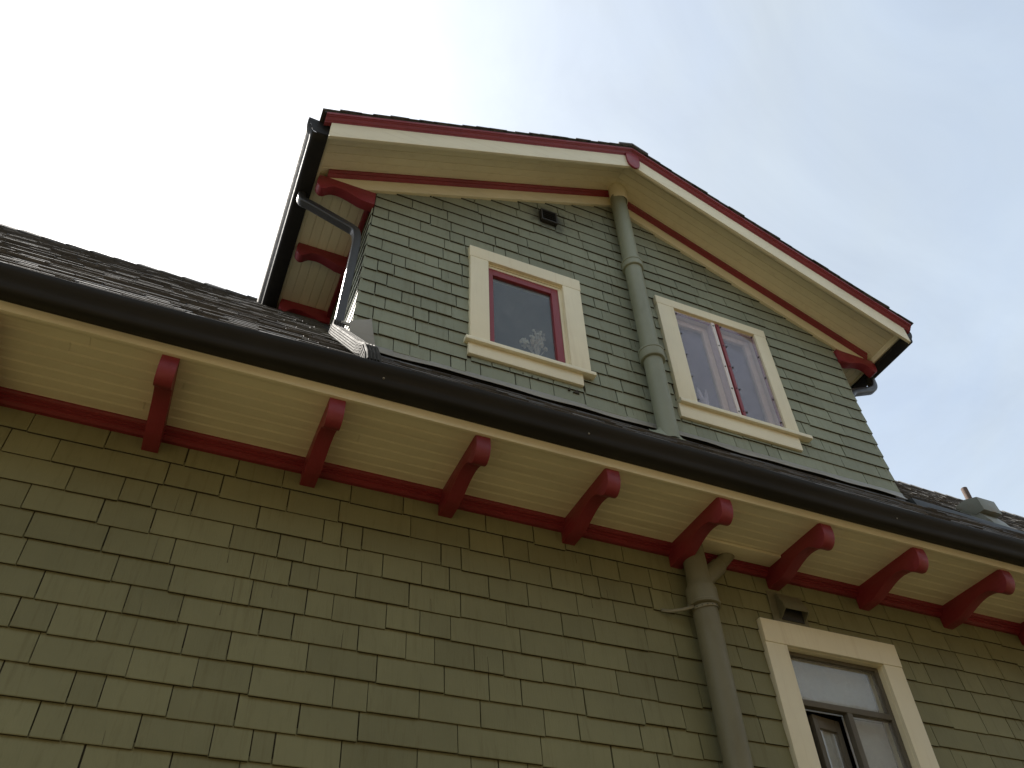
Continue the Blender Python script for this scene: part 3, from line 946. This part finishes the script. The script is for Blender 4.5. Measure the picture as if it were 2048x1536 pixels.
def casing(win, label, sill_x, head_ear, yf=3.962):
    x0, x1, z0, z1 = win['out']; a0, a1, b0, b1 = win['open']
    hd = b1 + .012
    c = MB()
    c.box(x0, a0 + .001, yf, 4.010, b0 - .004, hd - .0005); c.box(a1 - .001, x1, yf, 4.010, b0 - .004, hd - .0005)
    c.box(x0 - head_ear, x1 + head_ear, yf - .002, 4.010, hd, z1)
    o = c.build('window', 'cream_v', house, bevel=.0025, label=label)
    # reveal
    r = MB()
    frame_boxes(r, a0 - .02, a1 + .02, b0 - .02, b1 + .02, .022, .022, .022, .022, 3.99, 4.14)
    r.build('reveal', 'cream_v', o)
    s0, s1, st = sill_x
    sill = MB()
    prof = [(yf - .024, st - .040), (yf - .024, st - .006), (yf - .020, st), (4.03, st + .012), (4.03, st - .040)]
    sill.prism([(s0, y_, z_) for y_, z_ in prof], [(s1, y_, z_) for y_, z_ in prof])
    sill.build('sill', 'cream', o, bevel=.0025)
    return o

# left dormer window
o1 = casing(WIN1, 'left dormer window with red sash and cream casing', (1.505, 2.605, 4.664), .006)
a = WIN1['apron']; MB().box(a[0], a[1], 3.972, 4.010, a[2], 4.6235).build('apron', 'cream', o1, bevel=.0025)
x0, x1, z0, z1 = WIN1['open']
mb = MB(); frame_boxes(mb, x0 + .0, x1 - .032, z0 + .003, z1 - .03, .028, .028, .03, .03, 4.004, 4.012); mb.box(x1 - .03, x1, 4.002, 4.04, z0 + .003, z1 - .002); mb.box(x0, x1 - .03, 4.000, 4.04, z1 - .028, z1 - .002)
mb.build('stop_bead', 'cream_v', o1, bevel=.002)
sx0, sx1, sz0, sz1 = x0 + .004, x1 - .034, z0 + .008, z1 - .03
mb = MB(); frame_boxes(mb, sx0, sx1, sz0, sz1, .052, .066, .075, .052, 4.0, 4.045)
sash = mb.build('sash', 'red_v', o1, bevel=.004)
gi = (sx0 + .052, sx1 - .066, sz0 + .052, sz1 - .075)
MB().box(gi[0] - .006, gi[1] + .006, 4.024, 4.028, gi[2] - .006, gi[3] + .006).build('pane', 'glass', o1)
MB().box(x0 - .1, x1 + .1, 4.05, 4.34, z0 - .014, z0 + .006).build('stool', 'cream', o1, bevel=.003)
room(x0, x1, z0, z1, 1.5, o1)

for cx_, cz_, w_, h_ in ((2.06, 4.470, .008, .026), (2.11, 4.462, .011, .020), (2.375, 4.448, .010, .034), (2.435, 4.440, .030, .036), (1.985, 4.476, .006, .016)):
    MB().prism([(cx_ - w_, 3.9915, cz_ - h_ / 2), (cx_ + w_ * .8, 3.9915, cz_ - h_ / 2 - .003), (cx_ + w_ * .3, 3.9915, cz_ + h_ / 2)], [(cx_ - w_, 4.004, cz_ - h_ / 2), (cx_ + w_ * .8, 4.004, cz_ - h_ / 2 - .003), (cx_ + w_ * .3, 4.004, cz_ + h_ / 2)]).build('paint_chip', 'bare_wood_butt_shade', dormer_wall)

# right dormer window with screwed-on clear plastic panels
o2 = casing(WIN2, 'right dormer window covered by two clear plastic storm panels', (3.386, 4.720, 4.668), .004)
a = WIN2['apron']; MB().box(a[0], a[1], 3.972, 4.010, a[2], 4.6275).build('apron', 'cream', o2, bevel=.0025)
x0, x1, z0, z1 = WIN2['open']
xm = 4.035
mb = MB(); frame_boxes(mb, x0 + .002, x1 - .002, z0 + .002, z1 - .002, .014, .014, .014, .014, 3.998, 4.010)
mb.build('edge_frame', 'red_v', o2)
mb = MB(); frame_boxes(mb, x0 + .017, xm - .05, z0 + .01, z1 - .02, .055, .06, .06, .055, 4.055, 4.095)
mb.build('sash', 'cream_v', o2, bevel=.003)
mb = MB(); frame_boxes(mb, xm + .03, x1 - .017, z0 + .01, z1 - .02, .055, .06, .06, .055, 4.055, 4.095)
mb.build('sash', 'cream_v', o2, bevel=.003)
MB().box(xm - .046, xm - .012, 3.975, 4.06, z0 + .004, z1 - .004).build('mullion_strip', 'strip', o2, bevel=.003)
MB().box(xm + .006, xm + .038, 3.974, 4.06, z0 + .004, z1 - .004).build('mullion', 'red_v', o2, bevel=.003)
MB().box(x0 + .070, xm - .108, 4.072, 4.076, z0 + .063, z1 - .077).build('pane', 'glass', o2)
MB().box(xm + .083, x1 - .075, 4.072, 4.076, z0 + .063, z1 - .077).build('pane', 'glass', o2)
MB().box(x0 + .006, xm - .053, 3.979, 3.982, z0 + .004, z1 - .006).build('storm_panel', 'plexi', o2)
MB().box(xm + .040, x1 - .006, 3.979, 3.982, z0 + .004, z1 - .006).build('storm_panel', 'plexi', o2)
for xs, zs in (((x0 + .025), None), ((xm - .032), None), ((xm + .020), None), ((xm + .055), None), ((x1 - .03), None)):
    for q in range(5):
        zz = z1 - .05 - q * (z1 - z0 - .10) / 4 + (.02 if xs > xm else 0)
        zz = min(max(zz, z0 + .03), z1 - .03)
        yy = 3.973
        MB().tube([(xs, yy + .008, zz), (xs, yy - .001, zz), (xs, yy - .004, zz)], [.0085, .0085, .004], 8).build('screw', 'screw', o2)
MB().box(x0 - .1, x1 + .1, 4.10, 4.36, z0 - .014, z0 + .006).build('stool', 'cream', o2, bevel=.003)
room(x0, x1, z0, z1, 1.5, o2)

# lower window
x0, x1, z0, z1 = WINL['out']; a0, a1, b0, b1 = WINL['open']
c = MB()
c.box(x0, a0, 3.965, 4.010, z0, b1 - .0005); c.box(a1, x1, 3.965, 4.010, z0, b1 - .0005)
c.box(x0, x1, 3.960, 4.010, b1, z1)
o3 = c.build('window', 'cream_v', house, bevel=.003, label='lower window with bare dark sash in a wide cream casing')
r = MB(); frame_boxes(r, a0 - .02, a1 + .02, b0 - .02, b1 + .02, .022, .022, .022, .022, 3.99, 4.14)
r.build('reveal', 'cream_v', o3)
MB().box(x0 - .05, x1 + .05, 3.91, 4.03, z0 - .04, z0 - .0005).build('sill', 'cream', o3, bevel=.003)
mb = MB()
mb.box(a0 + .003, a0 + .030, 4.03, 4.075, b0 + .002, b1 - .002); mb.box(a1 - .034, a1 - .003, 4.03, 4.075, b0 + .002, b1 - .002)
mb.box(a0 + .030, a1 - .034, 4.031, 4.074, b1 - .03, b1 - .002)
mb.box(a0 + .030, a1 - .034, 4.028, 4.078, 2.200, 2.240)
mb.box(4.205, 4.248, 4.030, 4.076, b0 + .003, 2.1998)
mb.box(a0 + .030, a1 - .034, 4.031, 4.074, b0 + .002, b0 + .04)
mb.build('sash', 'old_sash', o3, bevel=.003)
MB().box(a0 + .02, a1 - .02, 4.050, 4.054, 2.235, b1 - .02).build('pane', 'old_glass', o3)
MB().box(4.242, a1 - .025, 4.050, 4.054, b0 + .03, 2.205).build('pane', 'old_glass', o3)
# left lower light stands open: a narrow inner casement swung into the room
mb = MB()
u = Vector((math.cos(math.radians(10)), math.sin(math.radians(10)), 0))
nrm = Vector((-u.y, u.x, 0))
p0 = Vector((3.955, 4.085, 0))
def cb(s0, s1, t0, t1, z0_, z1_):
    q = [p0 + u * s_ + nrm * t_ for s_, t_ in ((s0, t0), (s1, t0), (s1, t1), (s0, t1))]
    return [(v.x, v.y, z0_) for v in q], [(v.x, v.y, z1_) for v in q]
for args in ((0, .045, 0, .035, .6, 2.18), (.215, .26, 0, .035, .6, 2.18), (.045, .215, .001, .034, 2.10, 2.18), (.045, .215, .001, .034, .6, .68)):
    mb.hexa(*cb(*args))
inner = mb.build('inner_casement', 'old_sash', o3, bevel=.003)
MB().hexa(*cb(.04, .22, .015, .018, .67, 2.11)).build('pane', 'old_glass', o3)
MB().hexa(*cb(.042, .218, .030, .034, .67, 2.108)).build('added_pale_sheet', 'added_pale_sheet', o3)  # added pale sheet that lightens the casement pane
MB().box(a0 + .02, a1 - .02, 4.13, 4.135, 2.22, b1 - .0).build('added_pale_sheet', 'added_pale_sheet', o3)  # added sheets behind the glass, standing in for reflected sky
MB().box(4.25, a1 - .02, 4.13, 4.135, b0, 2.215).build('added_pale_sheet', 'added_pale_sheet', o3)
room(a0, a1, b0, b1, 1.6, o3)

# ------------------------------------------------------------------ pipes
def ring(c, z0, z1, r, lip=.012):
    return [(r - lip, z0 - .012), (r - .004, z0 - .004), (r, z0 + .006), (r, z1 - .006), (r - .004, z1 + .004), (r - lip - .006, z1 + .010)]
PX, PY = 3.145, 3.893
# upper soil pipe
prof = [(.080, 4.06), (.080, 4.93), (.081, 4.94)] + [(.098, 4.941), (.103, 4.944), (.106, 4.952), (.106, 5.030), (.111, 5.034), (.111, 5.052), (.107, 5.056), (.092, 5.057), (.080, 5.050)] + \
       [(.080, 6.165), (.095, 6.167), (.099, 6.172), (.099, 6.238), (.104, 6.241), (.104, 6.258), (.100, 6.262), (.088, 6.263), (.079, 6.257)] + [(.079, 7.36)]
up = MB().lathe((PX, PY, 0), prof, 32).build('soil_pipe', 'pipe', house, label='green painted soil pipe with two collars up the dormer front')
MB().lathe((PX + .012, PY, 0), [(.083, 7.30), (.088, 7.303), (.090, 7.32), (.090, 7.62)], 28).build('boot', 'cream_v', up)
rows = []
for r_, h_ in ((.081, .07), (.088, .045), (.12, .015), (.16, .006)):
    rows.append([(PX + r_ * math.cos(t), PY + r_ * .62 * math.sin(t), zroof(PY + r_ * .62 * math.sin(t)) + h_ + .012 * math.sin(3 * t + r_ * 40)) for t in [2 * math.pi * k / 28 for k in range(28)]])
MB().sheet(rows, closed=True).build('foot_flashing', 'pipe', up)
# lower soil pipe with branch
LX, LY = 3.130, 3.893
prof = [(.081, -H), (.081, 2.640), (.082, 2.668), (.100, 2.670), (.107, 2.674), (.107, 2.692), (.102, 2.696), (.102, 2.79), (.098, 2.806), (.086, 2.828), (.079, 2.850), (.077, 2.90), (.076, 3.17)]
lp = MB().lathe((LX, LY, 0), prof, 32).build('soil_pipe', 'pipe_olive', house, label='olive painted soil pipe running down the lower wall')
d0 = Vector((LX + .02, LY - .01, 2.86)); d1 = Vector((LX + .19, LY + .005, 3.02)); d2 = Vector((LX + .335, LY + .03, 3.17))
MB().tube([d0, d0.lerp(d1, .5), d1, d1 + (d2 - d1) * .02, d1 + (d2 - d1) * .03, d2], [.056, .058, .060, .056, .046, .045], 20).build('branch', 'pipe_olive', lp)
# perforated strap
mb = MB()
pts = [(LX - .27, 3.985, 2.655), (LX - .22, 3.965, 2.645), (LX - .15, 3.92, 2.648), (LX - .095, LY - .02, 2.655)]
for t in range(9):
    an = math.pi + math.pi * t / 8
    pts.append((LX + .0885 * math.cos(an), LY + .0885 * math.sin(an), 2.657 + .01 * math.sin(an * 1.3)))
pts += [(LX + .10, 3.95, 2.655), (LX + .15, 3.985, 2.64)]
mb.sheet([[(p[0], p[1], p[2] - .011) for p in pts], [(p[0], p[1], p[2] + .011) for p in pts]])
strap = mb.build('strap', 'strap', lp, solid=.002)
mb = MB()
for i in range(4, 12):
    p = Vector(pts[i]); c0 = Vector((LX, LY, p.z)); n_ = (p - c0).normalized()
    mb.tube([p + n_ * .0012, p + n_ * .003], .0035, 8)
mb.build('strap_holes', 'black', lp)

# ------------------------------------------------------------------ downspouts
def spout(pts, w_, h_, side, mat, name, parent=None, label=None, ribs=0, seg=20):
    """smooth the polyline corners, then run a rounded-box tube along it"""
    P = [Vector(p) for p in pts]
    out = [P[0]]
    for i in range(1, len(P) - 1):
        a_ = P[i] + (P[i - 1] - P[i]).normalized() * min(.045, (P[i - 1] - P[i]).length * .4)
        b_ = P[i] + (P[i + 1] - P[i]).normalized() * min(.045, (P[i + 1] - P[i]).length * .4)
        for t in (0, .25, .5, .75, 1):
            out.append(a_ * (1 - t) ** 2 + P[i] * 2 * t * (1 - t) + b_ * t ** 2)
    out.append(P[-1])
    return MB().tube(out, 0, seg, flat=(w_, h_, side)).build(name, mat, parent or house, label=label)

ds = spout([(.118, 4.17, 6.10), (.118, 4.17, 5.965), (.20, 4.145, 5.91), (.585, 4.048, 5.62), (.607, 4.045, 5.50), (.572, 4.045, 4.47)], .074, .066, (0, 1, 0), 'spout', 'downspout', label='dark downspout from the dormer gutter down the left corner')
# ribbed lower shoe down the roof
p0 = Vector((.572, 4.045, 4.475)); p1 = Vector((.562, 4.015, 4.385)); p2 = Vector((.650, 3.40, 3.615)); p3 = Vector((.672, 3.285, 3.50)); p4 = Vector((.676, 3.235, 3.34))
def ribbed(path, w_, h_, name, mat, parent):
    mb = MB(); rows = []
    path = [Vector(p) for p in path]
    for i, p in enumerate(path):
        d = (path[min(i + 1, len(path) - 1)] - path[max(i - 1, 0)]).normalized()
        u = Vector((1, 0, 0)); u = (u - d * u.dot(d)).normalized(); v = d.cross(u)
        row = []
        n = 16
        for k in range(n + 1):
            t = -.5 + k / n; row.append(p + u * (w_ * t) + v * (h_ * .5 + (.008 if k % 4 in (1, 2) else 0)))
        for k in range(n + 1):
            t = .5 - k / n; row.append(p + v * (h_ * t) + u * (w_ * .5 + (.008 if k % 4 in (1, 2) else 0)))
        for k in range(n + 1):
            t = .5 - k / n; row.append(p + u * (w_ * t) - v * (h_ * .5 + (.008 if k % 4 in (1, 2) else 0)))
        for k in range(n + 1):
            t = -.5 + k / n; row.append(p + v * (h_ * t) - u * (w_ * .5 + (.008 if k % 4 in (1, 2) else 0)))
        rows.append(row)
    mb.sheet(rows, closed=True, smooth=False)
    return mb.build(name, mat, parent, solid=.0015)
path = [p0, p0.lerp(p1, .5), p1 + (p0 - p1) * .25, p1 + (p2 - p1) * .03, p1 + (p2 - p1) * .06]
path += [p1.lerp(p2, t) for t in (.2, .5, .8, .95)] + [p2.lerp(p3, .35), p2.lerp(p3, .75), p3 * .6 + p2 * .15 + p4 * .25, p3.lerp(p4, .5), p4]
ribbed(path, .078, .066, 'shoe', 'shoe', ds)
MB().box(.585, .655, 4.0, 4.012, 4.46, 4.485).build('bracket_clip', 'lead', ds)
# corner flashing plate behind the spout
mb = MB()
poly = [(.636, 4.455), (.66, 4.49), (.72, 4.52), (.79, 4.555), (.802, 4.48), (.825, 4.36), (.842, 4.262), (.80, 4.262), (.70, 4.285), (.645, 4.36)]
mb.prism([(x, 3.968, z) for x, z in poly], [(x, 3.972, z) for x, z in poly])
mb.build('corner_flashing', 'lead', house, bevel=.0015, label='bent grey metal plate at the left foot of the dormer')
# right downspout elbow
spout([(6.10, 4.13, 6.08), (6.10, 4.13, 5.93), (6.055, 4.13, 5.855), (5.72, 4.125, 5.70), (5.64, 4.12, 5.60), (5.64, 4.12, 4.75)], .078, .07, (0, 1, 0), 'spout', 'downspout', label='dark downspout elbow under the right dormer eave')

# ------------------------------------------------------------------ vents
# louvre vent high in the gable
vb = MB()
frame_boxes(vb, 2.262, 2.432, 6.612, 6.785, .016, .016, .016, .016, 3.955, 4.004)
gv = vb.build('wall_vent', 'black', house, bevel=.003, label='sooty dark louvred vent near the gable peak')
for i in range(5):
    z = 6.635 + i * .030
    MB().hexa([(2.279, 3.960, z), (2.415, 3.960, z), (2.415, 3.995, z + .016), (2.279, 3.995, z + .016)], [(2.279, 3.960, z + .004), (2.415, 3.960, z + .004), (2.415, 3.995, z + .020), (2.279, 3.995, z + .020)]).build('louvre', 'black', gv)
MB().box(2.27, 2.42, 3.999, 4.003, 6.62, 6.78).build('back', 'black', gv)
# hood vent under the main eave
hp = [(4.0, 2.965), (3.975, 2.965), (3.930, 2.875), (3.922, 2.832), (3.927, 2.828), (3.985, 2.90), (4.0, 2.90)]
hv = MB()
hv.prism([(3.835, y, z) for y, z in hp], [(4.035, y, z) for y, z in hp])
hood = hv.build('hood_vent', 'hood', house, bevel=.003, label='green painted vent hood above the lower window')
for xx in (3.832, 4.030):
    MB().prism([(xx, 4.0, 2.96), (xx, 3.975, 2.96), (xx, 3.930, 2.87), (xx, 3.925, 2.825), (xx, 4.0, 2.77)], [(xx + .008, 4.0, 2.96), (xx + .008, 3.975, 2.96), (xx + .008, 3.930, 2.87), (xx + .008, 3.925, 2.825), (xx + .008, 4.0, 2.77)]).build('cheek', 'hood', hood)
MB().box(3.842, 4.028, 3.983, 3.991, 2.775, 2.90).build('opening', 'black', hood)
MB().box(3.77, 4.07, 3.990, 3.997, 2.755, 2.985).build('flange', 'hood', hood)

# roof vent, pipe and diverter right of the dormer
zb = zroof(4.36)
rv = MB()
bx0, bx1 = 6.732, 6.95
def zr(y): return zroof(y)
def yz_prism(prof, xa, xb): return MB().prism([(xa, y, z) for y, z in prof], [(xb, y, z) for y, z in prof])
vent = yz_prism([(4.10, 4.47), (4.15, 4.52), (4.28, 4.655), (4.36, zr(4.36) - .02), (3.985, zr(3.985) - .02), (4.04, 4.36)], bx0 + .006, bx1 - .01).build('roof_vent', 'vent_grey', house, bevel=.006, label='grey metal roof vent with a rusty hooded front')
yz_prism([(4.045, 4.478), (4.060, 4.633), (4.189, 4.685), (4.32, 4.680), (4.151, 4.483)], bx0, bx1 + .012).build('hood', 'vent_grey', vent, bevel=.005)
py = 5.0
pxx = 7.082 * py / 4.35
MB().tube([(pxx, py, zr(py) - .02), (pxx, py, 5.03 * py / 4.35)], .036, 16).build('flue_pipe', 'rust', house, label='thin rusty pipe standing behind the roof vent')
dv = MB()
dv.prism([(5.63, 3.90, zr(3.9) - .02), (7.9, 3.80, zr(3.80) - .02), (7.9, 3.80, 4.035), (5.63, 3.93, 4.235)], [(5.63, 3.99, zr(3.99) - .02), (7.9, 3.87, zr(3.87) - .02), (7.9, 3.87, 4.10), (5.63, 4.005, 4.265)])
dv.build('rain_diverter', 'slate_metal', house, bevel=.004, label='slate grey metal strip on the roof right of the dormer')
# ------------------------------------------------------------------ small things standing in the dormer windows
zs = WIN1['open'][2] + .006
vx, vy = 2.165, 4.082
t = empty('flower_vase', (vx, vy, zs + H))
t['label'] = 'slim glass vase of pale dried flowers in the left dormer window'
t['category'] = 'vase'
MB().lathe((vx, vy, zs), [(.0005, .0), (.034, .002), (.038, .02), (.034, .06), (.020, .085), (.015, .105), (.019, .125), (.021, .13), (.016, .128), (.012, .105)], 20).build('vase', 'white', t)
rnd = random.Random(21)
for k in range(26):
    an = rnd.uniform(0, 2 * math.pi); sp = rnd.uniform(.02, .15); hh = rnd.uniform(.15, .33)
    tip = Vector((vx + sp * math.cos(an) * 1.1 - .01, vy + sp * math.sin(an) * .25, zs + .10 + hh))
    base = Vector((vx, vy, zs + .09))
    mid = base.lerp(tip, .5) + Vector((rnd.uniform(-.01, .01), 0, .02))
    st = MB().tube([base, mid, tip], [.0032, .0026, .0018], 5).build('stem', 'straw', t)
    mb = MB()
    for q in range(7):
        c = tip.lerp(mid, rnd.uniform(0, .55)) + Vector((rnd.gauss(0, .012), rnd.gauss(0, .005), rnd.gauss(0, .010)))
        r_ = rnd.uniform(.007, .014)
        mb.lathe(c, [(.0003, -r_), (r_ * .8, -r_ * .5), (r_, 0), (r_ * .7, r_ * .6), (.0003, r_)], 6)
    mb.build('flower_head', 'puff' if k % 2 else 'straw', t)
t = empty('glass_dish', (1.93, 4.095, zs + H))
t['label'] = 'round clear glass dish leaning in the left dormer window'; t['category'] = 'dish'
mb = MB()
rows = []
for r_, o_ in ((.0005, .02), (.03, .018), (.06, .012), (.085, .004), (.095, -.004), (.098, -.008)):
    rows.append([(1.93 + r_ * math.cos(q), 4.095 - o_ * .6 + (r_ * math.sin(q)) * .28, zs + .097 + r_ * math.sin(q) * .96) for q in [2 * math.pi * k / 28 for k in range(28)]])
mb.sheet(rows, closed=True)
mb.build('bowl', glass('dish_glass', (.85, .9, .9), (.55, .58, .58), .05, .35), t, solid=.003)
rows = [[(1.93 + r_ * math.cos(q), 4.095 + .006 + (r_ * math.sin(q)) * .28, zs + .097 + r_ * math.sin(q) * .96) for q in [2 * math.pi * k / 28 for k in range(28)]] for r_ in (.093, .0985)]
MB().sheet(rows, closed=True).build('rim', 'white', t, solid=.004)
t = empty('sea_shell', (2.275, 4.085, zs + H))
t['label'] = 'small yellowish shell lying beside the vase in the left dormer window'; t['category'] = 'shell'
mb = MB(); rows = []
for i in range(9):
    a_ = math.pi * i / 8
    rows.append([(2.275 + .038 * math.cos(q) * math.sin(a_) * (1 + .06 * math.cos(q * 9)), 4.085 + .03 * math.sin(q) * math.sin(a_), zs + .022 - .022 * math.cos(a_)) for q in [2 * math.pi * k / 24 for k in range(24)]])
mb.sheet(rows, closed=True); mb.build('shell_body', 'shell', t)

zs = WIN2['open'][2] + .006
fx, fy = 3.79, 4.118
t = empty('ornament', (fx, fy, zs + H))
t['label'] = 'pale two-pronged ornament standing in the right dormer window'; t['category'] = 'ornament'
MB().lathe((fx, fy, zs), [(.0005, 0), (.036, .002), (.040, .01), (.038, .10), (.042, .105), (.042, .112), (.034, .116), (.030, .16), (.036, .20), (.030, .225), (.0005, .23)], 20).build('base', 'white', t)
for sg in (-1, 1):
    MB().tube([(fx + sg * .015, fy, zs + .20), (fx + sg * .030, fy, zs + .27), (fx + sg * .040, fy, zs + .33), (fx + sg * .043, fy, zs + .37)], [.016, .019, .014, .003], 10).build('prong', 'white', t)
